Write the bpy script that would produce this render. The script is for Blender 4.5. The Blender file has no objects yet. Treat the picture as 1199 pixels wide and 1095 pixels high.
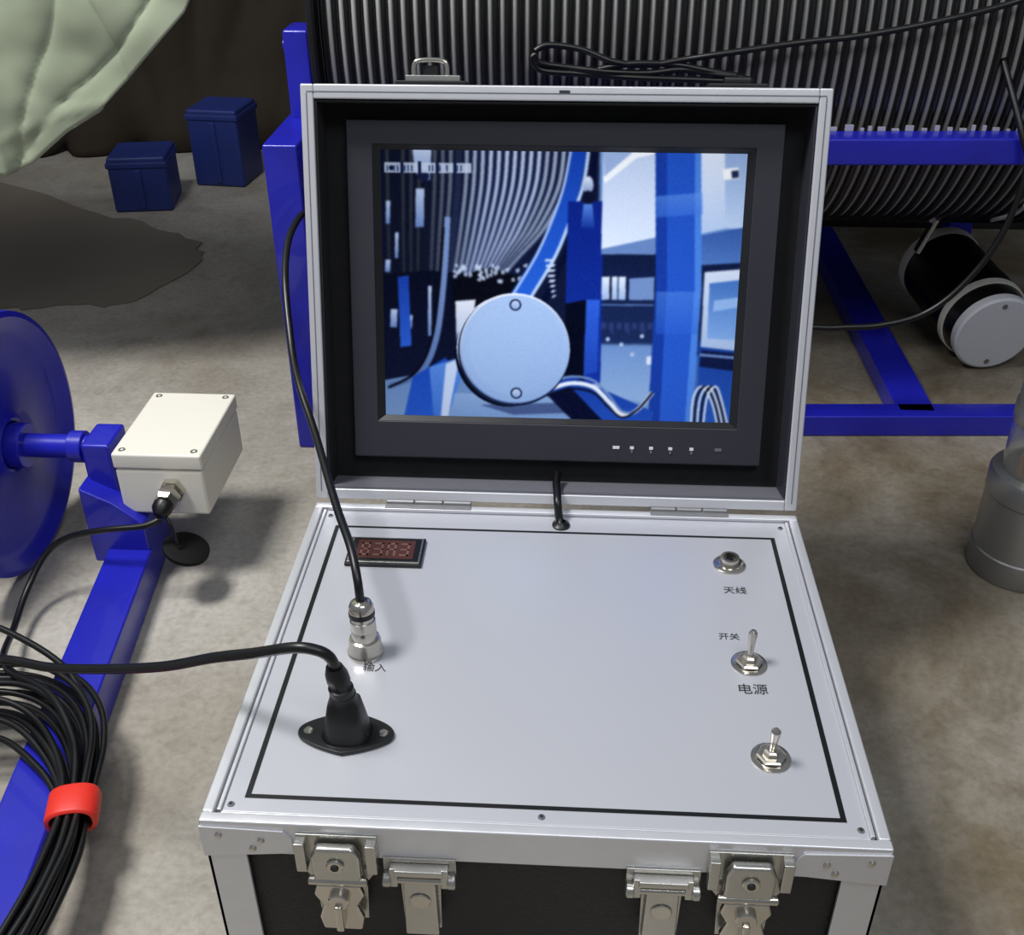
import bpy, bmesh, math, random
import numpy as np
from mathutils import Vector, Matrix, noise
random.seed(7)
sc=bpy.context.scene
sc.view_settings.view_transform='Standard'
sc.view_settings.look='None'
COL=sc.collection
def lin(c):
    c=c/255.0
    return c/12.92 if c<=.04045 else ((c+.055)/1.055)**2.4
def rgb(r,g,b): return (lin(r),lin(g),lin(b),1)
# ---------------- materials
def mat(name,c,rough=.5,metal=0.0,var=.12,scale=30,bump=0.0,spec=.5,coat=0.0,c2=None):
    m=bpy.data.materials.new(name);m.use_nodes=True
    nt=m.node_tree;b=nt.nodes['Principled BSDF']
    tc=nt.nodes.new('ShaderNodeTexCoord')
    n=nt.nodes.new('ShaderNodeTexNoise');n.inputs['Scale'].default_value=scale;n.inputs['Detail'].default_value=5
    nt.links.new(tc.outputs['Object'],n.inputs['Vector'])
    mx=nt.nodes.new('ShaderNodeMix');mx.data_type='RGBA'
    ca=rgb(*c);cb=rgb(*c2) if c2 else tuple(v*(1-var) for v in ca[:3])+(1,)
    mx.inputs[6].default_value=ca;mx.inputs[7].default_value=cb
    nt.links.new(n.outputs['Fac'],mx.inputs[0]);nt.links.new(mx.outputs[2],b.inputs['Base Color'])
    mr=nt.nodes.new('ShaderNodeMapRange');mr.inputs['To Min'].default_value=max(0,rough-.08);mr.inputs['To Max'].default_value=min(1,rough+.08)
    nt.links.new(n.outputs['Fac'],mr.inputs['Value']);nt.links.new(mr.outputs[0],b.inputs['Roughness'])
    b.inputs['Metallic'].default_value=metal
    b.inputs['Specular IOR Level'].default_value=spec
    b.inputs['Coat Weight'].default_value=coat
    if bump:
        bp=nt.nodes.new('ShaderNodeBump');bp.inputs['Strength'].default_value=bump;bp.inputs['Distance'].default_value=.002
        nt.links.new(n.outputs['Fac'],bp.inputs['Height']);nt.links.new(bp.outputs[0],b.inputs['Normal'])
    return m
ALU=mat('brushed_aluminium',(222,222,226),.36,.55,.06,60)
CHR=mat('polished_steel',(205,200,190),.2,.95,.15,40)
ZINC=mat('latch_steel',(196,194,188),.28,.9,.2,50)
HNG=mat('hinge_steel',(150,150,152),.45,.7,.2,50)
PAN=mat('anodised_panel',(196,197,203),.36,.35,.03,8)
BLK=mat('black_plastic',(14,14,16),.4,0,.3,40)
RUB=mat('black_rubber_cable',(12,12,14),.38,0,.3,40)
DRC=mat('wound_cable_jacket',(12,12,13),.3,0,.3,3,spec=.6)
MBK=mat('matte_black_rubber',(9,9,10),.75,0,.3,30,spec=.25)
LIN=mat('lid_black_liner',(12,12,15),.85,0,.3,60)
LING=mat('lid_grey_liner',(104,104,112),.7,0,.2,60)
BEZ=mat('bezel_charcoal',(42,42,51),.5,0,.1,20)
BEZ2=mat('bezel_inner_edge',(20,20,23),.4,0,.1,20)
LAM=mat('case_black_laminate',(22,22,23),.6,0,.3,300,.3)
BLUE=mat('blue_paint',(36,40,190),.34,0,.3,14,.15,coat=.25,c2=(20,22,140))
WHT=mat('white_paint',(232,228,214),.45,0,.05,10)
FACE=mat('cap_white',(214,215,220),.5,.05,.06,14)
RED=mat('red_tape',(228,50,36),.45,0,.1,40)
STL=mat('satin_steel',(172,172,172),.33,.75,.2,12)
GREY=mat('drum_groove_grey',(205,203,200),.5,.1,.65,5)
STRP=mat('glint_pale',(190,192,200),.4,.2,.3,40)  # pale tone for the modelled glints along the upper beam
LBL=mat('print_dark',(40,40,44),.6)
PRW=mat('print_white',(225,225,230),.6)
GREEN=mat('sheet_fabric',(166,174,150),.85,0,.2,5,.3,c2=(142,151,126))
BROWN=mat('brown_canvas',(52,43,31),.9,0,.5,7,.8)
DARK=mat('shade_sheet',(134,124,110),.9,0,.5,2.5,.4)  # tone of the sheet that imitates floor shade
ORG=mat('amber_part',(190,130,80),.5)
WIN=mat('meter_window',(80,48,44),.25,0,.25,80)
DIG=mat('meter_digit',(108,76,70),.6)
def glassmat():
    m=bpy.data.materials.new('clear_tube');m.use_nodes=True
    b=m.node_tree.nodes['Principled BSDF'];b.inputs['Transmission Weight'].default_value=.9
    b.inputs['Roughness'].default_value=.08;b.inputs['Base Color'].default_value=(.85,.87,.85,1);return m
GLS=glassmat()
# ---------------- geometry helpers
def empty(name,parent=None):
    o=bpy.data.objects.new(name,None);COL.objects.link(o);o.parent=parent;o.empty_display_size=.05;return o
def finish(name,bm,mats,parent,M=None,smooth=False,bevel=0,autos=True):
    me=bpy.data.meshes.new(name)
    if M is not None: bm.transform(M)
    bmesh.ops.recalc_face_normals(bm,faces=bm.faces)
    for f in bm.faces:f.smooth=smooth
    bm.to_mesh(me);bm.free()
    if not isinstance(mats,(list,tuple)):mats=[mats]
    for m in mats:me.materials.append(m)
    o=bpy.data.objects.new(name,me);COL.objects.link(o);o.parent=parent
    if bevel:
        b=o.modifiers.new('b','BEVEL');b.width=bevel;b.segments=2;b.limit_method='ANGLE';b.angle_limit=.6
        for p in me.polygons:p.use_smooth=True
        w=o.modifiers.new('w','WEIGHTED_NORMAL')
    return o
def box(name,x0,x1,y0,y1,z0,z1,m,parent,M=None,bevel=.001):
    bm=bmesh.new();bmesh.ops.create_cube(bm,size=1)
    for v in bm.verts:
        v.co=Vector(((x0+x1)/2+v.co.x*(x1-x0),(y0+y1)/2+v.co.y*(y1-y0),(z0+z1)/2+v.co.z*(z1-z0)))
    return finish(name,bm,m,parent,M,bevel=bevel)
def axisM(p0,d,up=Vector((0,0,1))):
    d=Vector(d).normalized();a=up.cross(d)
    if a.length<1e-4:a=Vector((1,0,0))
    a.normalize();b=d.cross(a)
    return Matrix(((a.x,b.x,d.x,p0[0]),(a.y,b.y,d.y,p0[1]),(a.z,b.z,d.z,p0[2]),(0,0,0,1)))
def lathe(name,prof,p0,d,m,parent,seg=48,M=None,mi=None,smooth_angle=.6):
    bm=bmesh.new();rings=[]
    for r,h in prof:
        if r<1e-6: rings.append([bm.verts.new((0,0,h))])
        else: rings.append([bm.verts.new((r*math.cos(2*math.pi*i/seg),r*math.sin(2*math.pi*i/seg),h)) for i in range(seg)])
    for k in range(len(rings)-1):
        A,B=rings[k],rings[k+1]
        for i in range(seg):
            j=(i+1)%seg
            if len(A)==1 and len(B)==1:continue
            if len(A)==1:f=bm.faces.new((A[0],B[j],B[i]))
            elif len(B)==1:f=bm.faces.new((A[i],A[j],B[0]))
            else:f=bm.faces.new((A[i],A[j],B[j],B[i]))
            if mi:f.material_index=mi[k]
    bm.transform(axisM(p0,d))
    o=finish(name,bm,m,parent,M)
    for p in o.data.polygons:p.use_smooth=True
    o.data.set_sharp_from_angle(angle=smooth_angle)
    return o
def cyl(name,p0,p1,r,m,parent,r1=None,seg=40,M=None,b=.0008):
    p0=Vector(p0);p1=Vector(p1);L=(p1-p0).length;r1=r if r1 is None else r1;b=min(b,r*.3,r1*.3)
    return lathe(name,[(0,0),(r-b,0),(r,b),(r1,L-b),(r1-b,L),(0,L)],p0,p1-p0,m,parent,seg,M)
def catmull(pts,n=10,cyc=False):
    P=[Vector(p) for p in pts];out=[];N=len(P)
    for i in range(N if cyc else N-1):
        if cyc:a,b,c,d=P[(i-1)%N],P[i],P[(i+1)%N],P[(i+2)%N]
        else:a,b,c,d=P[max(i-1,0)],P[i],P[i+1],P[min(i+2,N-1)]
        for k in range(n):
            t=k/n
            out.append(.5*((2*b)+(c-a)*t+(2*a-5*b+4*c-d)*t*t+(3*b-a-3*c+d)*t**3))
    if not cyc:out.append(P[-1])
    return out
def sweep_bm(bm,path,r,seg=10,cyc=False,mi=0):
    N=len(path);T=[]
    for i in range(N):
        a=path[(i-1)%N] if (cyc or i>0) else path[i];b=path[(i+1)%N] if (cyc or i<N-1) else path[i]
        T.append((b-a).normalized())
    n=T[0].orthogonal().normalized();rings=[]
    for i in range(N):
        n=(n-T[i]*n.dot(T[i])).normalized();b=T[i].cross(n)
        rings.append([bm.verts.new(path[i]+(n*math.cos(2*math.pi*k/seg)+b*math.sin(2*math.pi*k/seg))*r) for k in range(seg)])
    for i in range(N if cyc else N-1):
        A,B=rings[i],rings[(i+1)%N]
        for k in range(seg):
            f=bm.faces.new((A[k],A[(k+1)%seg],B[(k+1)%seg],B[k]));f.material_index=mi
    if not cyc:
        bm.faces.new(rings[0]);bm.faces.new(rings[-1])
def tube(name,pts,r,m,parent,cyc=False,n=10,seg=12,M=None):
    bm=bmesh.new();sweep_bm(bm,catmull(pts,n,cyc),r,seg,cyc)
    return finish(name,bm,m,parent,M,smooth=True)
def beam(name,p0,p1,w,h,m,parent,bevel=.003,M=None):
    p0=Vector(p0);p1=Vector(p1);d=p1-p0;bm=bmesh.new();bmesh.ops.create_cube(bm,size=1)
    for v in bm.verts:v.co=Vector((v.co.x*w,v.co.y*h,(v.co.z+.5)*d.length))
    bm.transform(axisM(p0,d))
    return finish(name,bm,m,parent,M,bevel=bevel)
def prism(name,poly,z0,z1,m,parent,M=None,bevel=0):
    bm=bmesh.new();a=[bm.verts.new((x,y,z0)) for x,y in poly];b=[bm.verts.new((x,y,z1)) for x,y in poly]
    bm.faces.new(a);bm.faces.new(b);n=len(poly)
    for i in range(n):bm.faces.new((a[i],a[(i+1)%n],b[(i+1)%n],b[i]))
    return finish(name,bm,m,parent,M,bevel=bevel)
def text(name,s,loc,size,m,parent,M=None):
    c=bpy.data.curves.new(name,'FONT');c.body=s;c.size=size;c.extrude=.00015;c.align_x='CENTER';c.align_y='CENTER'
    c.materials.append(m);o=bpy.data.objects.new(name,c);COL.objects.link(o)
    o.matrix_world=(M if M else Matrix())@Matrix.Translation(loc);
    mw=o.matrix_world.copy();o.parent=parent;o.matrix_world=mw;return o

H=.22;T=.28128;D=.416;W=.25
# ================= ROOM
def floor_mat():
    m=bpy.data.materials.new('worn_concrete');m.use_nodes=True;nt=m.node_tree;b=nt.nodes['Principled BSDF']
    tc=nt.nodes.new('ShaderNodeTexCoord')
    def noise_(s,d,rough=.6,dist=0):
        n=nt.nodes.new('ShaderNodeTexNoise');n.inputs['Scale'].default_value=s;n.inputs['Detail'].default_value=d;n.inputs['Roughness'].default_value=rough
        n.inputs['Distortion'].default_value=dist
        nt.links.new(tc.outputs['Object'],n.inputs['Vector']);return n
    n1=noise_(1.7,6,.6,.4);n2=noise_(4.5,9,.7,.6);n3=noise_(110,4);n4=noise_(26,6,.7);n5=noise_(2.6,8,.68,.8)
    r1=nt.nodes.new('ShaderNodeValToRGB');e=r1.color_ramp.elements
    e[0].position=.34;e[0].color=rgb(150,142,128);e[1].position=.64;e[1].color=rgb(184,179,169)
    nt.links.new(n1.outputs['Fac'],r1.inputs['Fac'])
    def mult(inp,nz,p0,c0,p1,f):
        r2=nt.nodes.new('ShaderNodeValToRGB');e=r2.color_ramp.elements
        e[0].position=p0;e[0].color=c0;e[1].position=p1;e[1].color=(1,1,1,1)
        nt.links.new(nz.outputs['Fac'],r2.inputs['Fac'])
        mm=nt.nodes.new('ShaderNodeMix');mm.data_type='RGBA';mm.blend_type='MULTIPLY'
        if isinstance(f,float):mm.inputs[0].default_value=f
        else:nt.links.new(f,mm.inputs[0])
        nt.links.new(inp,mm.inputs[6]);nt.links.new(r2.outputs[0],mm.inputs[7]);return mm.outputs[2]
    o=mult(r1.outputs[0],n2,.34,(.5,.45,.38,1),.55,.4)
    o=mult(o,n4,.3,(.6,.57,.52,1),.5,.45)
    o=mult(o,n3,.3,(.55,.55,.55,1),.6,.45)
    # oil/rust dirt, heavier towards the right-hand side of the workshop floor
    sp=nt.nodes.new('ShaderNodeSeparateXYZ');nt.links.new(tc.outputs['Object'],sp.inputs[0])
    mr=nt.nodes.new('ShaderNodeMapRange');mr.inputs['From Min'].default_value=.12;mr.inputs['From Max'].default_value=.42;mr.inputs['To Max'].default_value=.9
    nt.links.new(sp.outputs['X'],mr.inputs['Value'])
    o=mult(o,n5,.38,(.36,.29,.18,1),.68,mr.outputs[0])
    nt.links.new(o,b.inputs['Base Color']);b.inputs['Roughness'].default_value=.7
    bp=nt.nodes.new('ShaderNodeBump');bp.inputs['Strength'].default_value=.3;bp.inputs['Distance'].default_value=.004
    nt.links.new(n2.outputs['Fac'],bp.inputs['Height']);nt.links.new(bp.outputs[0],b.inputs['Normal'])
    return m
FL=floor_mat()
WALLM=mat('dark_wall',(32,30,29),.9,0,.3,4)
box('floor',-3,3,-2.5,3.2,-.05,0,FL,None,bevel=0)
box('wall_back',-3,3,3.1,3.2,0,2.6,WALLM,None,bevel=0)

# ================= EQUIPMENT CASE
case=empty('equipment_case')
box('body',-.243,.243,-.409,-.006,.006,.205,LAM,case,bevel=.002)
for nm,a in (('rim_front',(-W,W,-D,-D+.009)),('rim_back',(-W,W,-.009,0)),('rim_left',(-W,-W+.009,-D+.009,-.009)),('rim_right',(W-.009,W,-D+.009,-.009))):
    box(nm,a[0],a[1],a[2],a[3],.186,H,ALU,case,bevel=.0015)
box('rim_lip_left',-W+.0105,-W+.0135,-D+.012,-.012,.20,H-.001,ALU,case,bevel=.0005)
box('rim_lip_right',W-.0135,W-.0105,-D+.012,-.012,.20,H-.001,ALU,case,bevel=.0005)
box('rim_lip_front',-W+.0135,W-.0135,-D+.0105,-D+.0125,.20,H-.003,ALU,case,bevel=.0005)
for sx in(-1,1):
    for y0,y1 in((-D+.001,-D+.031),(-.031,-.001)):
        a,b=sorted((sx*(W-.001),sx*(W-.031)))
        ys=(y0,y0+.003) if y0<-.2 else (y1-.003,y1)
        box('corner_post_face',a,b,ys[0],ys[1],.0,.19,ALU,case,bevel=.0005)
        a,b=sorted((sx*(W-.001),sx*(W-.004)))
        box('corner_post_side',a,b,y0,y1,.0,.19,ALU,case,bevel=.0005)
box('bottom_rail_front',-W,W,-D,-D+.003,0,.03,ALU,case,bevel=.0005)
for sx in(-1,1):
    a,b=sorted((sx*W,sx*(W-.003)));box('bottom_rail_side',a,b,-D,0,0,.03,ALU,case,bevel=.0005)
box('panel',-.2365,.2365,-.4035,-.010,.208,.2165,PAN,case,bevel=.0006)
pz=.2165
x0,x1,y0,y1,w=-.2225,.2225,-.3905,-.0370,.0042
bm=bmesh.new()
o_=[(x0,y0),(x1,y0),(x1,y1),(x0,y1)];i_=[(x0+w,y0+w*.9),(x1-w,y0+w*.9),(x1-w,y1-w*.7),(x0+w,y1-w*.7)]
vo=[bm.verts.new((x,y,pz+.0003)) for x,y in o_];vi=[bm.verts.new((x,y,pz+.0003)) for x,y in i_]
for k in range(4):bm.faces.new((vo[k],vo[(k+1)%4],vi[(k+1)%4],vi[k]))
finish('border_line',bm,BLK,case)
def screw(x,y,z=pz,r=.0028):
    lathe('screw',[(0,.0002),(r*.25,.0004),(r*.45,.0011),(r*.8,.0011),(r,.0003),(r,-.001)],(x,y,z),(0,0,1),HNG,case,16)
for x,y in((-.231,-.397),(.231,-.397),(.0,-.397),(-.231,-.02),(.231,-.02)):
    screw(x,y);
    cyl('screw_recess',(x,y,pz+.0009),(x,y,pz+.0014),.0016,LBL,case,seg=8)
# panel meter
box('meter_frame',-.201,-.126,-.105,-.0605,pz,pz+.004,BLK,case,bevel=.001)
box('meter_frame_rim',-.199,-.128,-.103,-.0625,pz+.003,pz+.0052,ZINC,case,bevel=.0006)
box('meter_bezel',-.1975,-.1295,-.1015,-.064,pz+.004,pz+.0056,BLK,case,bevel=.0005)
box('meter_window',-.192,-.135,-.0975,-.068,pz+.005,pz+.006,WIN,case,bevel=.0003)
for k in range(4):
    xx=-.188+k*.0130
    for (a,b,c,d) in((0,.0022,-.0935,-.073),(.0068,.009,-.0935,-.073),(0,.009,-.0755,-.073),(0,.009,-.0845,-.0823),(0,.009,-.0935,-.091)):
        if (k in(1,3) and a==0 and b<.003): continue
        if k==2 and c<-.09 and b>.005 and a==0: continue
        box('meter_digit_segment',xx+a,xx+b,c,d,pz+.0055,pz+.0062,DIG,case,bevel=0)
lathe('bnc_socket_flange',[(.0155,0),(.0155,.0015),(.0130,.003),(.0090,.003),(.0090,.010),(.0065,.010),(.006,.002),(0,.002)],(.172,-.084,pz),(0,0,1),CHR,case,36)
cyl('bnc_socket_core',(.172,-.084,pz+.001),(.172,-.084,pz+.008),.0035,BLK,case)
def toggle(x,y,tilt):
    lathe('toggle_washer',[(.0155,0),(.0155,.001),(.0115,.0018),(.0115,.0018)],(x,y,pz),(0,0,1),CHR,case,32)
    lathe('toggle_nut',[(.0120,0),(.0120,.003),(.0105,.004),(.0065,.004),(.006,.008),(.0045,.009),(0,.009)],(x,y,pz+.001),(0,0,1),CHR,case,6,smooth_angle=.3)
    lathe('toggle_lever',[(0,0),(.0024,0),(.0028,.012),(.0038,.022),(.0038,.026),(.002,.0285),(0,.029)],(x,y,pz+.006),(tilt[0],tilt[1],1),CHR,case,16)
toggle(.173,-.224,(0.03,.15));toggle(.176,-.331,(0,-.1))
text('label_antenna','天线',(.173,-.124,pz+.0003),.0110,LBL,case)
text('label_on','开关',(.160,-.190,pz+.0003),.0095,LBL,case)
text('label_power','电源',(.172,-.256,pz+.0003),.0130,LBL,case)
text('label_input','输入',(-.148,-.246,pz+.0003),.0105,LBL,case)
bx,by=-.159,-.226
lathe('signal_plug_base',[(.0160,0),(.0160,.003),(.0145,.005),(.014,.014),(.0130,.016),(.0130,.017),(.0110,.018),(.0110,.028),(.0098,.030),(0,.030)],(bx,by,pz),(0,0,1),CHR,case,40)
lathe('signal_plug_collar',[(.0100,0),(.0110,.001),(.0110,.010),(.0098,.011),(.0098,.014),(.0108,.015),(.0108,.024),(.009,.028),(.0060,.030),(0,.030)],(bx,by,pz+.026),(-.04,.1,1),CHR,case,40)
lathe('signal_plug_ring',[(.0113,0),(.0113,.004)],(bx-.0006,by+.0012,pz+.041),(-.04,.1,1),BLK,case,40)
bm_pts=[]
for k in range(48):
    a=2*math.pi*k/48;c,s=math.cos(a),math.sin(a)
    rx=.0385;bm_pts.append((-.158+rx*(abs(c)**1.15)*(1 if c>0 else -1),-.324+.0225*(abs(s)**.9)*(1 if s>0 else -1)*(1-.25*abs(c))))
prism('power_flange',bm_pts,pz,pz+.004,BLK,case,bevel=.0008)
for sx in(-1,1):
    lathe('power_flange_screw',[(0,.001),(.003,.0014),(.004,.0004),(.004,-.001)],(-.158+sx*.030,-.324,pz+.004),(0,0,1),CHR,case,16)
def loft(name,secs,m,parent):
    bm=bmesh.new();R=[]
    for (cx,cy,cz,rx,ry,p) in secs:
        ring=[]
        for k in range(32):
            a=2*math.pi*k/32;c,s=math.cos(a),math.sin(a)
            ring.append(bm.verts.new((cx+rx*math.copysign(abs(c)**p,c),cy+ry*math.copysign(abs(s)**p,s),cz)))
        R.append(ring)
    for A,B in zip(R,R[1:]):
        for k in range(32):bm.faces.new((A[k],A[(k+1)%32],B[(k+1)%32],B[k]))
    bm.faces.new(R[0]);bm.faces.new(R[-1])
    o=finish(name,bm,m,parent,smooth=True);o.data.set_sharp_from_angle(angle=.9);return o
px_,py_=-.157,-.324
loft('power_plug_body',[(px_,py_,pz+.003,.0205,.017,.8),(px_,py_,pz+.008,.0185,.0155,.75),(px_,py_,pz+.020,.0155,.0135,.5),(px_,py_,pz+.036,.0125,.0115,.5),(px_,py_,pz+.038,.0108,.010,.8),(px_,py_,pz+.046,.0102,.0100,1)],BLK,case)
loft('power_plug_neck',[(px_,py_,pz+.045,.0098,.0098,1),(px_-.001,py_,pz+.052,.0098,.0098,1),(px_-.001,py_,pz+.053,.0080,.0080,1),(px_-.002,py_,pz+.058,.0080,.0080,1),(px_-.002,py_,pz+.059,.0092,.0092,1),(px_-.003,py_,pz+.066,.0088,.0088,1),(px_-.004,py_,pz+.073,.0065,.0065,1)],BLK,case)
yf=-D
for sx in(-1,1):
    prism('corner_plate',[(sx*.250,.183),(sx*.250,.215),(sx*.188,.213),(sx*.182,.205),(sx*.182,.190)],0,.0015,ALU,case,M=Matrix(((1,0,0,0),(0,0,-1,yf),(0,1,0,0),(0,0,0,1))))
    for xx,zz in((.236,.207),(.205,.203),(.212,.194)):
        lathe('corner_rivet',[(0,.0022),(.0018,.0018),(.0028,.0005),(.0028,0)],(sx*xx,yf-.0015,zz),(0,-1,0),CHR,case,16)
def FM(x,z,ang=0):
    return Matrix.Translation((x,yf,z))@Matrix(((1,0,0,0),(0,0,-1,0),(0,1,0,0),(0,0,0,1)))@Matrix.Rotation(ang,4,'Z')
def big_latch(x,flip):
    z=.168;M=FM(x,z)
    prism('latch_plate',[(-.030,.044),(.030,.044),(.030,.010),(.020,-.006),(.018,-.05),(-.018,-.05),(-.020,-.006),(-.030,.010)],.0,.002,ZINC,case,M,bevel=.0006)
    for sx in(-1,1):
        box('latch_plate_ear',sx*.026-.004,sx*.026+.004,.012,.042,.001,.010,ZINC,case,M,bevel=.001)
    prism('latch_hook',[(-.014,.040),(.014,.040),(.018,.030),(.018,.006),(.010,.0),(-.010,.0),(-.018,.006),(-.018,.030)],.004,.012,ZINC,case,M,bevel=.0025)
    cyl('latch_rivet',(0,.024,.012),(0,.024,.0145),.0065,CHR,case,M=M)
    cyl('latch_rivet_core',(0,.024,.0145),(0,.024,.0155),.003,LBL,case,M=M)
    cyl('latch_pin',(-.022,.004,.010),(.022,.004,.010),.0035,CHR,case,M=M)
    prism('latch_wing',[(-.016,.002),(.016,.002),(.019,-.010),(.013,-.022),(.017,-.036),(.015,-.05),(-.015,-.05),(-.017,-.036),(-.013,-.022),(-.019,-.010)],.007,.013,CHR,case,M,bevel=.002)
    cyl('latch_wing_boss',(0,-.012,.012),(0,-.012,.018),.008,CHR,case,M=M)
    box('latch_key_bar',-.003,.003,-.042,-.014,.012,.021,CHR,case,M,bevel=.0015)
big_latch(-.149,1);big_latch(.151,-1)
def small_latch(x):
    M=FM(x,.160)
    prism('catch_plate',[(-.027,.030),(.027,.030),(.027,.006),(.015,.002),(.014,-.05),(-.014,-.05),(-.015,.002),(-.027,.006)],0,.002,ZINC,case,M,bevel=.0005)
    for sx in(-1,1):
        cyl('catch_pivot',(sx*.021,.012,.006),(sx*.027,.012,.006),.006,ZINC,case,M=M)
        box('catch_side',sx*.019-.003,sx*.019+.003,.006,.026,.002,.009,ZINC,case,M)
    cyl('catch_pin',(-.024,.012,.006),(.024,.012,.006),.003,CHR,case,M=M)
    box('catch_top_bar',-.018,.018,.020,.026,.002,.011,ZINC,case,M,bevel=.0012)
    prism('catch_lever',[(-.012,.012),(.012,.012),(.013,-.05),(-.013,-.05)],.004,.009,ZINC,case,M,bevel=.0015)
    cyl('catch_lever_boss',(0,-.008,.009),(0,-.008,.0105),.008,CHR,case,M=M)
small_latch(-.089);small_latch(.090)
for a,b in((-.176,-.086),(.100,.180)):
    box('hinge_leaf',a,b,-.008,.000,H-.001,H+.0010,HNG,case,bevel=.0004)
    n=3
    for k in range(n):
        xa=a+(b-a)*k/n;cyl('hinge_knuckle',(xa+.0004,.002,H+.001),(xa+(b-a)/n-.0004,.002,H+.001),.0032,HNG,case,seg=16)
# ================= LID (local x, l, n)
c,s=math.cos(T),math.sin(T)
ML=Matrix(((1,0,0,0),(0,s,-c,0.0),(0,c,s,H),(0,0,0,1)))
def lb(n,a,b,l0,l1,q0,q1,m,bev=.001):return box(n,a,b,l0,l1,-q1,-q0,m,case,ML,bev)
dp=.085;R=.0125
lb('lid_rim_left',-W,-W+R,0.004,D,0,.03,ALU,.0015);lb('lid_rim_right',W-R,W,0.004,D,0,.03,ALU,.0015)
lb('lid_rim_top',-W+R,W-R,D-.0135,D,0,.03,ALU,.0015);lb('lid_rim_bottom',-W+R,W-R,.004,.015,0,.03,ALU,.0015)
for nm,a in(('l',(-W+.0055,-W+.0065,.012,D-.008)),('r',(W-.0065,W-.0055,.012,D-.008)),('t',(-W+.006,W-.006,D-.0075,D-.0065))):
    lb('lid_rim_seam_'+nm,a[0],a[1],a[2],a[3],-.0003,.002,LING,0)
lb('lid_wall_left',-W+.002,-W+R+.001,.004,D-.002,.01,dp,LAM);lb('lid_wall_right',W-R-.001,W-.002,.004,D-.002,.01,dp,LAM)
lb('lid_wall_top',-W+.002,W-.002,D-.014,D-.002,.01,dp,LAM);lb('lid_wall_bottom',-W+.002,W-.002,.006,.016,.01,dp,LAM)
lb('lid_back',-W+.002,W-.002,.006,D-.002,dp-.006,dp,LAM)
lb('lid_floor_liner',-W+R+.001,W-R-.001,.0155,.0175,.002,.045,LING,0)
lb('lid_inner_left',-W+R+.001,-W+R+.0025,.017,D-.016,.002,.05,LIN,0);lb('lid_inner_right',W-R-.0025,W-R-.001,.017,D-.016,.002,.05,BEZ,0)
lb('lid_inner_top',-W+R+.001,W-R-.001,D-.016,D-.0145,.002,.05,LIN,0)
lb('lid_liner_plate',-W+R,W-R,.016,D-.015,.040,.046,LIN,0)
def frame(n,o,i,q0,q1,m,bev=.001,slope=0):
    bm=bmesh.new()
    def rg(r,q):return [bm.verts.new((x,l,-q)) for x,l in((r[0],r[2]),(r[1],r[2]),(r[1],r[3]),(r[0],r[3]))]
    A=rg(o,q1);B=rg(o,q0);C=rg(i,q0+slope);E=rg(i,q1)
    for P,Q in((A,B),(B,C),(C,E)):
        for k in range(4):bm.faces.new((P[k],P[(k+1)%4],Q[(k+1)%4],Q[k]))
    return finish(n,bm,m,case,ML,bevel=bev)
frame('monitor_bezel',(-.213,.214,.043,.385),(-.187,.187,.083,.362),.028,.045,BEZ,.0015)
frame('monitor_bezel_step',(-.187,.187,.083,.362),(-.180,.180,.088,.357),.0285,.040,BEZ2,0,.005)
for k,xx in enumerate((.060,.078,.098,.118,.140,.166)):
    lb('monitor_button_mark',xx,xx+(.007 if k in(0,5) else .004),.0585,.0615,.0272,.0285,PRW if k!=5 else LING,0)
    if k in(1,2,3,4):lb('monitor_button_symbol',xx+.001,xx+.003,.0545,.0575,.0272,.0285,LING,0)
# ---- LCD picture: rasterised drawing stored as vertex colours on a flat fine grid
SX,SY=880,660
IM=np.zeros((SY,SX,3));YY,XX=np.mgrid[0:SY,0:SX]
def s2p(u,v):
    t_=(v-175)/313
    for _ in range(4):
        s_=(u-447)/(421-11*t_);t_=(v-175-4.5*s_)/313
    return (s_*SX,t_*SY)
def P(pts,col,col2=None,hz=False,a=1.0):
    q=[s2p(*p) for p in pts];xs=[p[0] for p in q];ys=[p[1] for p in q]
    X0,X1=max(0,int(min(xs))-1),min(SX,int(max(xs))+2);Y0,Y1=max(0,int(min(ys))-1),min(SY,int(max(ys))+2)
    if X1<=X0 or Y1<=Y0:return
    gx=XX[Y0:Y1,X0:X1]+.5;gy=YY[Y0:Y1,X0:X1]+.5;ins=np.zeros(gx.shape,bool);n=len(q)
    for i in range(n):
        ax,ay=q[i];bx_,by_=q[(i+1)%n]
        if abs(ay-by_)<1e-9:continue
        cnd=((ay>gy)!=(by_>gy))&(gx<(bx_-ax)*(gy-ay)/(by_-ay)+ax);ins^=cnd
    c1=np.array(col,float)
    if col2 is None: cc=np.broadcast_to(c1,gx.shape+(3,))
    else:
        t=((gx-min(xs))/(max(xs)-min(xs)+1e-6)) if hz else ((gy-min(ys))/(max(ys)-min(ys)+1e-6))
        t=np.clip(t,0,1)[...,None];cc=c1*(1-t)+np.array(col2,float)*t
    sub=IM[Y0:Y1,X0:X1];sub[ins]=sub[ins]*(1-a)+cc[ins]*a
def band(p,w,col,col2=None,a=1.0):
    p=[Vector(x) for x in p];q=[];r=[]
    for i,x in enumerate(p):
        t=(p[min(i+1,len(p)-1)]-p[max(i-1,0)]).normalized();n=Vector((-t.y,t.x))*w/2
        q.append(tuple(x+n));r.append(tuple(x-n))
    P(q+r[::-1],col,col2,a=a)
def disc(cx,cy,rx,ry,col,col2=None,n=64,hz=False,a=1.0):P([(cx+rx*math.cos(2*math.pi*k/n),cy+ry*math.sin(2*math.pi*k/n)) for k in range(n)],col,col2,hz,a)
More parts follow.
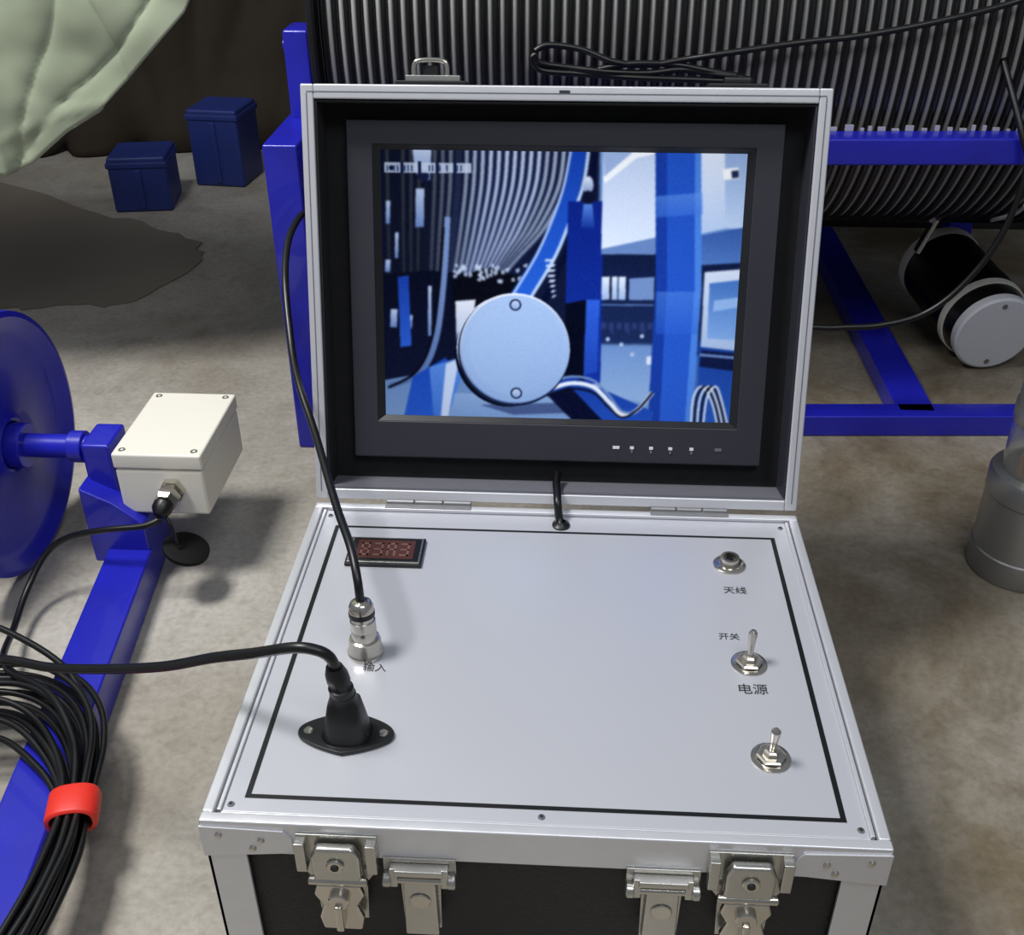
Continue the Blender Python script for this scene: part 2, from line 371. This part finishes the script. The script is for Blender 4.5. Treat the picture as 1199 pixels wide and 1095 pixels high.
def cr2(p,n=6):return [(v.x,v.y) for v in catmull([(a,b,0) for a,b in p],n)]
def blur(k):
    global IM
    m=int(3*k+1);ks=np.exp(-np.arange(-m,m+1)**2/(2.0*k*k));ks/=ks.sum()
    for ax in(0,1):
        pad=np.pad(IM,[(m,m) if i==ax else (0,0) for i in range(3)],mode='edge');o=np.zeros_like(IM)
        for i,wv in enumerate(ks):o+=wv*(pad[i:i+SY] if ax==0 else pad[:,i:i+SX])
        IM=o
P([(430,160),(890,160),(890,510),(430,510)],(12,18,46),(18,28,62))
P([(700,170),(880,170),(880,500),(700,500)],(120,160,220),(60,100,175))
P([(700,285),(880,285),(880,410),(700,410)],(14,24,60),(26,44,92))
P([(440,436),(540,420),(770,410),(770,510),(440,510)],(84,120,178),(126,160,212))
P([(700,398),(765,398),(765,470),(690,460)],(104,140,200),(140,174,222))
P([(818,392),(880,392),(880,510),(818,510)],(22,58,150),(40,90,190))
blur(3)
for i in range(24):
    x=454+i*9.0;k=i/23.;bend=k*k
    pts=cr2([(x+k*8,168),(x+k*5-bend*4,215),(x-bend*24,262),(x-bend*58,300+8*(1-k)),(x-bend*84,332)])
    br=.34+.62*min(1,max(0,(i-4)/9));br*=1 if i<20 else .85
    band(pts,7.0,(int(46*br),int(60*br),int(104*br)))
    if i%4!=1 or i>9: band(pts,3.9,tuple(int(v*br) for v in(196,212,242)),tuple(int(v*br*.72) for v in(166,188,236)))
for k in range(6): P([(440,168),(545-k*10,168),(535-k*10,330),(440,330)],(8,12,34),a=.06)
P([(440,318),(500,312),(560,316),(606,330),(612,348),(560,352),(545,425),(440,446)],(8,12,32),(14,20,48))
for (a,b,w_,h) in((455,358,8,22),(450,300,6,14),(476,365,5,16),(466,385,10,5),(487,218,10,44),(500,330,4,60),(452,232,5,26),(462,268,4,30)):
    P([(a,b),(a+w_,b),(a+w_-1,b+h),(a-1,b+h)],(180,198,234),(100,130,190))
P([(464,320),(477,318),(479,402),(466,404)],(24,60,165),(40,90,205))
P([(484,175),(506,175),(504,208),(494,210),(486,198)],(190,206,240),(110,140,196))
disc(496,204,7,6,(20,26,60))
band(cr2([(524,250),(518,330),(508,396),(488,436),(452,452)]),7,(120,148,200),(84,112,172))
band(cr2([(519,262),(512,340),(501,402),(482,436),(450,454)]),3,(8,10,22))
P([(528,322),(570,308),(606,318),(608,345),(560,352),(530,362)],(8,10,22))
for k in range(38):
    a=526+random.random()*88;b=304+random.random()*20
    P([(a,b),(a+random.uniform(2,6),b-2),(a+5,b+3),(a+1,b+random.uniform(2,5))],(190,206,236),a=.8)
P([(532,348),(556,346),(545,420),(533,395)],(218,226,244),(150,172,212))
band(cr2([(676,168),(668,215),(654,255),(636,295),(606,344)]),20,(20,60,170),(36,96,214))
band(cr2([(668,168),(659,215),(645,255),(627,295),(600,340)]),3,(160,188,236))
band(cr2([(688,168),(681,215),(665,258),(648,298),(618,348)]),4,(176,202,244))
band(cr2([(695,168),(690,215),(674,262),(658,300),(636,350)]),8,(8,14,46))
for k in range(8):
    P([(638+k*1.4,298+k*6),(650+k*.2,298+k*6),(648,301+k*6),(637+k*1.2,301+k*6)],(195,212,240))
P([(664,232),(705,232),(704,445),(660,452)],(12,34,130),(18,50,160))
P([(662,350),(686,345),(684,470),(660,470)],(6,10,30))
P([(686,345),(702,345),(700,432),(684,436)],(44,92,214),(30,68,180))
disc(687,214,6,10,(215,228,250),(120,140,190));disc(687,228,7,8,(12,18,44));P([(682,235),(692,235),(695,262),(679,262)],(80,130,220),(20,50,150))
P([(704,168),(768,168),(768,287),(703,286)],(186,204,240),(214,228,252))
P([(704,205),(738,178),(768,176),(768,178),(742,184),(706,212)],(240,246,255))
P([(704,178),(736,178),(706,204)],(150,176,222))
P([(703,286),(768,272),(768,292),(703,292)],(100,132,192))
P([(815,172),(842,172),(845,262),(818,268)],(222,232,252),(176,200,240))
P([(842,172),(880,172),(880,262),(845,262)],(140,170,220),(184,206,242))
P([(840,196),(858,194),(860,206),(842,208)],(245,248,255));P([(850,198),(858,197),(859,205),(851,206)],(30,40,80))
P([(818,270),(880,258),(880,300),(818,304)],(50,86,166),(76,118,192))
P([(704,318),(732,318),(732,345),(704,345)],(220,232,250),(150,178,222));P([(713,318),(716,318),(716,345),(713,345)],(26,34,66));P([(722,318),(724,318),(724,345),(722,345)],(60,80,130))
P([(736,320),(765,318),(765,345),(736,345)],(110,140,196))
P([(704,350),(765,350),(765,352),(704,352)],(80,110,170))
for k in range(7):P([(704+k*9,372),(710+k*9,372),(710+k*9,380+k%2*7),(704+k*9,380)],(40,56,112))
for a,b in((712,392),(728,398),(741,410),(752,388)):disc(a,b,2.5,2.5,(170,190,228))
P([(758,412),(768,412),(768,422),(758,422)],(215,224,246))
P([(823,312),(870,308),(868,405),(821,400)],(206,219,244),(160,186,228));P([(829,325),(870,320),(868,392),(828,390)],(64,112,192),(124,166,228))
P([(835,345),(870,340),(868,352),(834,358)],(140,178,234))
P([(822,404),(870,408),(870,430),(820,424)],(14,24,66));P([(820,408),(870,412),(870,415),(820,411)],(110,140,200))
P([(763,165),(815,165),(820,330),(811,510),(760,510),(767,330)],(32,80,194),(40,90,206))
P([(763,165),(776,165),(780,330),(774,510),(760,510),(767,330)],(20,54,154),a=.85)
P([(808,165),(815,165),(820,330),(812,510),(804,510),(812,330)],(80,140,232),a=.8)
P([(765,226),(818,222),(819,246),(766,250)],(96,150,236),(60,112,220),a=.6)
P([(768,335),(820,335),(817,385),(768,385)],(84,140,232),(44,96,212),a=.5)
P([(480,440),(520,416),(526,430),(514,510),(464,510)],(24,68,178),(40,92,206));P([(500,428),(536,416),(540,436),(514,510),(506,510)],(84,134,222),(54,106,206))
P([(520,424),(536,417),(520,500),(512,500)],(190,208,242))
P([(530,460),(700,462),(740,510),(520,510)],(132,164,214),(104,140,200))
P([(560,474),(660,470),(690,482),(600,486)],(30,44,92),a=.6)
P([(636,452),(668,436),(768,480),(760,510),(700,510)],(20,54,152),(36,84,196))
P([(640,460),(668,450),(724,510),(688,510)],(8,14,44))
for off,cw,cc_ in((0,5,(228,236,252)),(-8,3,(110,140,196)),(7,2.5,(10,14,34))):
    band(cr2([(640,455+off),(668,446+off),(695,450+off),(714,468+off),(730,484+off*.5),(748,478),(766,456)]),cw,cc_)
for k in range(5):band(cr2([(812+k*3.5,500),(814+k*4,462),(824+k*4,448),(836+k*3,468),(844+k*3,500)]),2.4,(214,225,246) if k%2==0 else (10,16,36))
blur(1.6)
disc(594,410,63,66,(8,12,30));disc(597,404,64,64,(226,234,250),(120,146,196));disc(601,407,66.5,68,(24,34,66));disc(602,405,65.5,67,(228,236,252),(90,120,178));disc(602.5,405.5,63.5,65,(166,194,238),(140,172,224))
disc(604,404,56,58,(166,194,236),(150,180,228),hz=True,a=.3)
for a,b in((603,352),(604,459)):disc(a,b,7,7,(30,44,84));disc(a,b,5.0,5.0,(190,208,242),(140,168,216))
P([(451,189),(552,190),(552,201),(451,200)],(196,210,238),a=.85)
for k in range(24):
    a=453+k*4.1
    if k%5==4: P([(a,188),(a+4,188),(a+4,202),(a,202)],(20,30,66))
    elif random.random()<.55:P([(a,192),(a+2,192),(a+2,199),(a,199)],(60,78,124))
disc(459,195,3,3,(20,30,60))
blur(1.4)
rn=np.random.RandomState(3);IM+=rn.normal(0,2.5,(SY,SX,1))
fx=(XX/SX-.55);fy=(YY/SY-.5);IM*=(1-.35*(fx*fx+fy*fy))[...,None]
GX,GY=440,330
def slin(c):
    c=np.clip(c/255.,0,1);return np.where(c<=.04045,c/12.92,((c+.055)/1.055)**2.4)
gxs=np.linspace(0,1,GX+1);gys=np.linspace(0,1,GY+1)
ii=np.clip((gys*(SY-1)).astype(int),0,SY-1);jj=np.clip((gxs*(SX-1)).astype(int),0,SX-1)
colr=slin(IM[np.ix_(ii,jj)]).reshape(-1,3)
vx=np.zeros(((GY+1)*(GX+1),3))
gX,gY=np.meshgrid(-.180+.360*gxs,.357-.269*gys);vx[:,0]=gX.ravel();vx[:,1]=gY.ravel();vx[:,2]=-.0343
Mn=np.array(ML);vx=vx@Mn[:3,:3].T+Mn[:3,3]
idx=np.arange((GY+1)*(GX+1)).reshape(GY+1,GX+1)
fc=np.stack([idx[1:,:-1],idx[1:,1:],idx[:-1,1:],idx[:-1,:-1]],-1).reshape(-1,4)
me=bpy.data.meshes.new('screen_picture');me.from_pydata(vx.tolist(),[],fc.tolist())
ca=me.attributes.new('pic','FLOAT_COLOR','POINT')
ca.data.foreach_set('color',np.concatenate([colr,np.ones((len(colr),1))],1).astype(np.float32).ravel())
sm=bpy.data.materials.new('lcd_picture');sm.use_nodes=True;nt=sm.node_tree;nt.nodes.clear()
at=nt.nodes.new('ShaderNodeAttribute');at.attribute_name='pic';em=nt.nodes.new('ShaderNodeEmission');em.inputs[1].default_value=1.12
ou=nt.nodes.new('ShaderNodeOutputMaterial');nt.links.new(at.outputs['Color'],em.inputs[0]);nt.links.new(em.outputs[0],ou.inputs[0])
me.materials.append(sm);so=bpy.data.objects.new('screen_picture',me);COL.objects.link(so);so.parent=case
lb('screen_panel',-.182,.182,.086,.359,.0348,.039,BLK,0)
tube('lid_cable',[ML@Vector((.003,.030,-.030)),ML@Vector((.002,.024,-.012)),ML@Vector((.003,.020,.002)),(.004,-.013,.236),(.006,-.020,.2215),(.008,-.026,.2165)],.0042,RUB,case)
lathe('lid_cable_grommet',[(.009,0),(.009,.002),(.006,.004),(.0045,.006)],(.008,-.026,pz),(0,0,1),BLK,case,24)
lb('lid_keeper_plate',-.160,-.092,D-.001,D+.004,.004,.03,BLK)
lb('lid_keeper_base',-.150,-.098,D+.002,D+.009,.006,.02,ZINC,.001)
tube('lid_keeper_loop',[ML@Vector(p) for p in((-.142,D+.004,-.010),(-.142,D+.017,-.010),(-.137,D+.022,-.010),(-.116,D+.022,-.010),(-.111,D+.017,-.010),(-.111,D+.004,-.010))],.0024,CHR,case,n=6)
lb('lid_keeper_hook',-.134,-.119,D+.006,D+.018,.012,.02,BLK,.002)
lb('lid_keeper_plate_black',.135,.190,D-.001,D+.004,.004,.03,BLK,.001)
lb('lid_keeper_hook_black',.150,.176,D+.002,D+.010,.008,.02,BLK,.002)
lb('lid_top_screw_slot',-.004,.006,D-.0065,D-.004,-.0005,.001,LBL,0)

# ================= loose cables on case
tube('antenna_cable',[(-.160,-.224,.268),(-.162,-.218,.29),(-.172,-.190,.304),(-.195,-.135,.311),(-.235,-.03,.323),(-.262,.03,.345),(-.279,.08,.366),(-.296,.15,.414),(-.302,.22,.437),(-.297,.29,.430),(-.30,.36,.33),(-.31,.40,.15),(-.30,.42,.03),(-.25,.42,.004),(-.1,.40,.004)],.0038,RUB,case)
tube('power_cord',[(-.160,-.324,.286),(-.163,-.325,.299),(-.172,-.326,.307),(-.190,-.325,.308),(-.225,-.315,.292),(-.264,-.30,.272),(-.32,-.275,.237),(-.386,-.25,.208),(-.45,-.225,.184),(-.511,-.20,.168),(-.60,-.16,.12),(-.72,-.12,.04),(-.80,-.10,.005),(-.95,-.08,.005)],.0044,RUB,case)

# ================= cable drum machine (frame + drum)
drum=empty('cable_drum_machine')
yc,zc,RD=.94,.577,.35
xa,xb=-.335,.80;pitch=.0166;n=int((xb-xa)/pitch)
prof=[(RD-.010,0)];mi=[]
for i in range(n):
    h=i*pitch
    for a in range(0,7):
        ang=math.pi*a/6
        prof.append((RD-.010+.009*math.sin(ang),h+.0010+.0048*(1-math.cos(ang))));mi.append(1 if a==0 else 0)
    prof.append((RD-.007,h+pitch-.0043));mi.append(1)
    prof.append((RD-.007,h+pitch-.0010));mi.append(1)
prof=[(0,0)]+prof+[(0,n*pitch)];mi=[1]+mi+[1]
lathe('wound_cable',prof,(xa,yc,zc),(1,0,0),[DRC,GREY],drum,110,mi=mi,smooth_angle=1.2)
for x in(xa-.012,xb-.002):
    lathe('drum_flange',[(0,0),(.365,0),(.368,.003),(.368,.008),(.365,.011),(0,.011)],(x,yc,zc),(1,0,0),BLK if x<0 else BLUE,drum,80)
cyl('drum_shaft',(-.40,yc,zc),(.88,yc,zc),.025,STL,drum)
fr=drum
box('post_front',-.397,-.350,.468,.540,0,.462,BLUE,fr,bevel=.003)
beam('side_beam_upper',(-.372,.50,.436),(-.372,1.40,.436),.05,.05,BLUE,fr)
box('side_cover',-.397,-.350,.535,.84,.30,.462,BLUE,fr,bevel=.003)
beam('side_beam_lower',(-.372,.50,.02),(-.372,1.40,.02),.04,.05,BLUE,fr)
box('post_back',-.397,-.350,1.36,1.42,0,.462,BLUE,fr,bevel=.003)
box('bearing_post',-.388,-.352,.60,.66,.44,.580,BLUE,fr,bevel=.004)
cyl('bearing_bolt',(-.394,.63,.555),(-.352,.63,.555),.010,BLUE,fr)
box('bearing_pedestal_left',-.392,-.354,.88,1.0,.44,.62,BLUE,fr,bevel=.004)
box('bearing_pedestal_right',.83,.87,.88,1.0,.44,.62,BLUE,fr,bevel=.004)
def yb(x):return .526+.046*x+.02
beam('front_beam_upper',(-.37,yb(-.37)-.005,.441),(1.15,yb(1.15),.441),.042,.036,BLUE,fr)
beam('front_beam_lower',(-.37,yb(-.37)-.005,.018),(1.15,yb(1.15),.018),.042,.036,BLUE,fr)
beam('cross_beam_lower',(.555,.565,.018),(.557,1.40,.018),.058,.036,BLUE,fr)
beam('cross_beam_upper',(.85,.565,.441),(.85,1.40,.441),.05,.036,BLUE,fr)
box('post_right',1.12,1.17,.57,.63,0,.462,BLUE,fr,bevel=.003)
box('post_right_back',.83,.88,1.38,1.43,0,.462,BLUE,fr,bevel=.003)
bm=bmesh.new()
x=.30
while x<.95:
    wq=random.uniform(.003,.011);h=.002+random.random()*.006
    bmesh.ops.create_cube(bm,size=1,matrix=Matrix.Translation((x,.566+.04*x,.4592+h/2))@Matrix.Diagonal((wq,.004,h,1)));x+=wq+random.uniform(.004,.012)
finish('glint_bits',bm,STRP,fr)  # small pale bits imitating light reflected behind the beam
lc=drum
yy=.572
A=[(625,62),(640,55),(680,60),(720,74),(760,78),(800,72),(850,62),(930,50),(1000,40),(1080,22),(1150,2),(1190,-20)]
B=[(626,64),(630,76),(660,82),(710,86),(760,88),(800,84),(840,88),(870,92),(885,98)]
C_=[(700,84),(740,76),(790,78),(830,84),(865,90)]
D_=[(626,66),(622,72),(634,86),(680,90),(740,93),(800,96),(850,96)]
for nm,L_ in(('strand_a',A),('strand_b',B),('strand_c',C_),('strand_d',D_)):
    tube(nm,[(-.044+(u-625)*.00112+(max(0,60-v)*.0003),yy+.004*math.sin(u*.05),.563-(v-60)*.00103) for u,v in L_],.0042,RUB,lc)
tube('drum_drop_cable',[(.575,.60,.55),(.60,.545,.47),(.615,.535,.42),(.60,.53,.33),(.565,.53,.26),(.52,.53,.215),(.46,.53,.195),(.40,.53,.19),(.32,.53,.18),(.22,.52,.10),(.15,.50,.005)],.0046,RUB,lc)
tube('drum_silver_lead',[(.600,.59,.60),(.628,.56,.50),(.632,.535,.43),(.622,.535,.37),(.61,.60,.33)],.003,STL,lc)
cb=drum
box('clamp_plate',.59,.660,.80,.815,.262,.280,CHR,cb,bevel=.002)
for k in range(4):cyl('clamp_bolt',(.595+.016*k,.795,.262+.009*k),(.595+.016*k,.82,.272+.009*k),.007,CHR,cb)
beam('clamp_arm',(.610,.80,.29),(.58,.80,.205),.02,.008,CHR,cb)
box('shade_backing_board',-.30,2.4,1.50,1.53,0,1.5,WALLM,None,bevel=.003)  # added dark board, stands in for the shade behind and under the drum

# ================= camera head lying on floor
ch=empty('inspection_camera_head')
a0=Vector((.694,1.02,.104));a1=Vector((.731,.775,.0715));ax=(a1-a0).normalized();L=(a1-a0).length
K=1.15
lathe('body',[(0,0),(.058*K,0),(.064*K,.004),(.064*K,L*.08),(.062*K,L*.10),(.062*K,L*.55),(.064*K,L*.60),(.063*K,L*.80),(.058*K,L*.84),(.056*K,L*.96),(0,L*.96)],a0,ax,[DRC,WHT],ch,64,mi=[1,1,1,1,0,0,0,0,0,0,0,0])
lathe('white_band',[(.0615*K,L*.76),(.0650*K,L*.76),(.0640*K,L*.81),(.0600*K,L*.81)],a0,ax,WHT,ch,64)
lathe('end_cap',[(0,L),(.065,L),(.069,L-.003),(.069,L*.93),(.062,L*.93)],a0,ax,FACE,ch,64)
mcap=axisM(a1,ax)
for yy_ in(-.054,.054):
    p=mcap@Vector((0,yy_,-.001))
    lathe('cap_screw',[(0,.001),(.003,.002),(.0045,.002),(.005,0),(.005,-.002)],p,ax,HNG,ch,20)
lathe('rear_gland',[(.02,0),(.02,.02),(.012,.03),(.008,.045),(0,.045)],a0,-ax,CHR,ch,24)

# ================= probe at right
pr=empty('inspection_probe')
cx,cy=.598,.222
lathe('steel_housing',[(0,0),(.060,0),(.062,.003),(.062,.035),(.0605,.037),(.0605,.112),(.062,.114),(.062,.140),(.060,.144),(.050,.146),(0,.146)],(cx,cy,0),(0,0,1),STL,pr,64)
lathe('clear_tube',[(.050,.145),(.050,.215),(.047,.215),(.047,.145)],(cx,cy,0),(0,0,1),GLS,pr,48)
cyl('inner_board',(cx-.020,cy-.01,.146),(cx-.020,cy-.01,.19),.014,WHT,pr);cyl('inner_lens',(cx+.010,cy-.02,.146),(cx+.010,cy-.02,.20),.010,ORG,pr)
cyl('inner_chip',(cx-.034,cy-.015,.146),(cx-.034,cy-.015,.175),.006,ORG,pr)
lathe('top_cap',[(0,.212),(.051,.212),(.052,.215),(.052,.235),(.050,.238),(.050,.300),(.046,.306),(0,.306)],(cx,cy,0),(0,0,1),STL,pr,48)

# ================= blue reel with stand and its junction box
rs=empty('blue_reel_stand')
jb=rs
bx0,bx1,by0,by1,bz0,bz1=-.532,-.424,.142,.298,.098,.184
box('junction_box_housing',bx0,bx1,by0,by1,bz0,bz1-.022,WHT,jb,bevel=.004)
box('junction_box_cover',bx0-.0008,bx1+.0008,by0-.0008,by1+.0008,bz1-.021,bz1,WHT,jb,bevel=.003)
for x in(bx0+.010,bx1-.010):
    for y in(by0+.010,by1-.010):
        lathe('cover_screw',[(0,-.001),(.0022,-.0005),(.0022,.0007),(.004,.0007),(.0045,0)],(x,y,bz1),(0,0,1),STL,jb,16)
lathe('gland_nut',[(.016,0),(.016,.006),(.012,.007),(.012,.012),(.015,.013),(.015,.022),(.012,.028),(.006,.030),(0,.030)],(-.464,by0,.136),(-.08,-1,-.1),CHR,jb,6,smooth_angle=.3)
lathe('gland_boot',[(.012,0),(.012,.008),(.007,.016),(0,.016)],(-.4665,by0-.029,.133),(-.2,-1,-.5),BLK,jb,20)
tube('cap_tether',[(-.466,.108,.122),(-.457,.100,.108),(-.454,.098,.085)],.002,RUB,jb)
lathe('rubber_cap',[(0,.0),(.024,0),(.028,.003),(.028,.008),(.024,.010),(0,.011)],(-.450,.108,.066),(.35,-.05,1),MBK,jb,40)
xR=-.690;yR,zR=.184,.167
lathe('reel_disc',[(0,.006),(.030,.006),(.030,.016),(.034,.018),(.045,.010),(.135,.006),(.145,.012),(.158,.020),(.165,.018),(.166,.010),(.165,0),(.135,-.004),(0,-.004)],(xR,yR,zR),(1,0,0),BLUE,rs,90)
lathe('reel_disc_outer',[(0,.004),(.15,.004),(.165,.010),(.166,.0),(.15,-.006),(0,-.006)],(xR-.16,yR,zR),(1,0,0),BLUE,rs,90)
cyl('reel_core',(xR-.16,yR,zR),(xR,yR,zR),.08,RUB,rs)
cyl('axle',(xR,yR,zR),(-.545,yR,zR),.015,BLUE,rs)
cyl('axle_collar',(xR+.01,yR,zR),(xR+.035,yR,zR),.028,BLUE,rs)
cyl('axle_nut',(-.60,yR,zR),(-.582,yR,zR),.020,BLUE,rs)
box('stand_post',-.576,-.540,.156,.212,.03,.186,BLUE,rs,bevel=.004)
prism('stand_gusset',[(-.578,.03),(-.505,.03),(-.505,.090),(-.540,.120),(-.578,.14)],0,.05,BLUE,rs,M=Matrix(((1,0,0,0),(0,0,-1,.18),(0,1,0,0),(0,0,0,1))),bevel=.003)
box('box_bracket',-.57,-.44,.17,.26,.086,.0985,BLUE,rs,bevel=.002)
beam('foot_beam',(-.541,.22,.0255),(-.452,-.55,.0255),.055,.050,BLUE,rs)
# ================= coil of cable
cc=empty('cable_coil')
bm=bmesh.new()
for k in range(14):
    r0=-.017+.0026*k+random.uniform(-.002,.002);ph=random.uniform(0,6.28);pts=[]
    for j in range(36):
        a=2*math.pi*j/36
        tight=math.exp(-((a-.4)/.35)**2)
        fan=(1+1.8*max(0,math.sin(a))+.6*max(0,-math.cos(a)))*(1-.5*tight)
        rr=r0*fan
        pts.append((-.562+(.143+rr+.004*(1-tight)*math.sin(3*a+ph))*math.cos(a),-.375+(.232+rr)*math.sin(a),.060+.0062*(k%4)+.006*math.sin(2*a+ph)*max(0,math.sin(a))*(1-tight)))
    sweep_bm(bm,catmull(pts,4,True),.0034,10,True)
finish('coil_strands',bm,RUB,cc,smooth=True)
def sq(a,p):return math.copysign(abs(a)**p,a)
bm=bmesh.new();rings=[]
for t,rad in((-.0165,.80),(-.0155,.97),(-.014,1),(.014,1),(.0155,.97),(.0165,.80)):
    y=-.287+t;xc=-.562+.1435*math.sqrt(max(0,1-((y+.375)/.232)**2))
    rings.append([bm.verts.new((xc+.001+.0225*rad*sq(math.cos(a),.8),y+.25*(.0225*rad*sq(math.cos(a),.8)),.0695+.0165*rad*sq(math.sin(a),.8))) for a in [2*math.pi*i/32 for i in range(32)]])
for Aq,Bq in zip(rings,rings[1:]):
    for i in range(32):bm.faces.new((Aq[i],Aq[(i+1)%32],Bq[(i+1)%32],Bq[i]))
finish('red_tape_band',bm,RED,cc,smooth=True)
tube('coil_lead',[(-.470,.104,.118),(-.49,.096,.112),(-.54,.095,.105),(-.590,.10,.088),(-.618,.09,.068),(-.632,.055,.040),(-.625,.0,.03),(-.600,-.07,.05),(-.560,-.12,.075),(-.50,-.16,.085),(-.452,-.22,.080),(-.430,-.28,.070)],.0040,RUB,cc)
tube('coil_lead_second',[(-.72,-.02,.10),(-.66,-.05,.095),(-.58,-.075,.09),(-.50,-.12,.08),(-.45,-.19,.07),(-.432,-.26,.068)],.0036,RUB,cc)

# ================= background
def cloth(name,fn,nx,ny,m,parent=None,th=.003):
    bm=bmesh.new();g=[[bm.verts.new(fn(i/nx,j/ny)) for i in range(nx+1)] for j in range(ny+1)]
    for j in range(ny):
        for i in range(nx):bm.faces.new((g[j][i],g[j][i+1],g[j+1][i+1],g[j+1][i]))
    o=finish(name,bm,m,parent,smooth=True);so_=o.modifiers.new('s','SOLIDIFY');so_.thickness=th;return o
def rdg(p):return 1-abs(noise.noise(p))*2
def gfn(u,v):
    xs=[(-1.5,.42),(-1.0,.385),(-.82,.376),(-.78,.392),(-.715,.440),(-.66,.470),(-.60,.525),(-.52,.600),(-.42,.76)]
    t=u*(len(xs)-1);i=min(int(t),len(xs)-2);f=t-i
    x=xs[i][0]*(1-f)+xs[i+1][0]*f;z=xs[i][1]*(1-f)+xs[i+1][1]*f
    zt=1.25;xt=-1.5+u*.95
    X=x*(1-v)+xt*v;Z=z*(1-v)+zt*v
    w=.022*noise.noise(Vector((X*3.5,Z*3,0)))+.007*noise.noise(Vector((X*10+4*Z,Z*9,2)))
    # a few irregular sharp creases radiating from the lower corner
    for (px,pz2,ang,st,sg) in((-.80,.38,1.15,.007,.010),(-.78,.40,.80,.006,.007),(-.82,.40,1.65,-.006,.010),(-.62,.52,1.9,.005,.008),(-.74,.45,.35,-.004,.006)):
        dx,dz=X-px,Z-pz2;d=abs(-dx*math.sin(ang)+dz*math.cos(ang)+.02*noise.noise(Vector((X*6,Z*6,ang))))
        w+=st*math.exp(-d/sg)
    w+=.0016*noise.noise(Vector((X*30,Z*30,1)))
    return (X,.60+w*1.2,Z)
gs=empty('hanging_sheet')
cloth('fabric',gfn,220,140,GREEN,gs)
cyl('rail',(-1.6,.60,1.25),(-.3,.60,1.25),.015,STL,gs)
for q in(-1.58,-1.0):cyl('rail_post',(q,.66,0),(q,.66,1.26),.015,STL,gs)
box('rail_clamp',-1.02,-.98,.59,.68,1.23,1.27,STL,gs)
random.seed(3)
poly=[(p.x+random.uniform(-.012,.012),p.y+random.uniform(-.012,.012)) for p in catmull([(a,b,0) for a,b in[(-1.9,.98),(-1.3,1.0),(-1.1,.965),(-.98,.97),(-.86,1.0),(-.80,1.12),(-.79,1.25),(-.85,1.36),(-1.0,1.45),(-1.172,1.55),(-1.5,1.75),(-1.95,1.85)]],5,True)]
prism('floor_shade_sheet',poly,.0003,.003,DARK,None)  # flat dark sheet standing in for the shadow on the back-left floor
def heap(u,v):
    x=-2.6+2.7*u;y=1.98+.9*v
    h=(math.sin(min(1,v*1.4)*math.pi/2))*(1.25+.35*noise.noise(Vector((x*1.5,0,2))))
    n_=noise.noise(Vector((x*3.2,v*3,1)))*.18+.09*rdg(Vector((x*5,v*5,5)))**2
    return (x,y+n_,max(.004,h+n_*.5) if v>0 else .004)
cloth('canvas_heap',heap,140,90,BROWN)
BLUEd=mat('blue_crate_plastic',(40,60,140),.5,0,.6,9,.3)
def block(name,x,y,w,d,h,rz):
    e_=empty(name);M=Matrix.Translation((x,y,0))@Matrix.Rotation(rz,4,'Z')
    box('shell',-w/2,w/2,-d/2,d/2,0,h,BLUEd,e_,M,bevel=.006)
    box('top_lip',-w/2-.003,w/2+.003,-d/2-.003,d/2+.003,h-.025,h-.012,BLUEd,e_,M,bevel=.002)
    box('rib',-.008,.008,-d/2-.004,-d/2+.002,.01,h-.03,BLUEd,e_,M,bevel=.002)
block('blue_crate',-1.02,1.60,.135,.14,.13,.15);block('blue_crate',-.875,1.80,.13,.14,.19,-.1)

# ================= LIGHTS
def area(name,loc,tgt,size,e,col=(1,1,1)):
    l=bpy.data.lights.new(name,'AREA');l.shape='RECTANGLE';l.size=size[0];l.size_y=size[1];l.energy=e;l.color=col
    o=bpy.data.objects.new(name,l);COL.objects.link(o);o.location=loc
    o.rotation_euler=(Vector(tgt)-Vector(loc)).to_track_quat('-Z','Y').to_euler();return o
area('ceiling_light',(-1.0,-.2,2.2),(0,0,0),(.5,.5),49,(1,1,.995))
area('ceiling_light_2',(.5,-1.2,2.2),(.2,.3,0),(1.0,.6),14,(.94,.97,1))
w=bpy.data.worlds.new('w');sc.world=w;w.use_nodes=True
w.node_tree.nodes['Background'].inputs[0].default_value=(.80,.87,1,1);w.node_tree.nodes['Background'].inputs[1].default_value=.23

# ================= CAMERA
cam=bpy.data.cameras.new('camera');co=bpy.data.objects.new('camera',cam);COL.objects.link(co)
cam.sensor_fit='HORIZONTAL';cam.sensor_width=36;cam.lens=1265.33/1199*36;cam.clip_start=.01
pitch,yaw,roll=.56132,-.05742,-.0042
fw=Vector((math.sin(yaw)*math.cos(pitch),math.cos(yaw)*math.cos(pitch),-math.sin(pitch)))
r=fw.cross(Vector((0,0,1))).normalized();u=r.cross(fw)
r2=r*math.cos(roll)+u*math.sin(roll);u2=-r*math.sin(roll)+u*math.cos(roll)
co.matrix_world=Matrix(((r2.x,u2.x,-fw.x,.01014),(r2.y,u2.y,-fw.y,-.9317),(r2.z,u2.z,-fw.z,.85571),(0,0,0,1)))
sc.camera=co
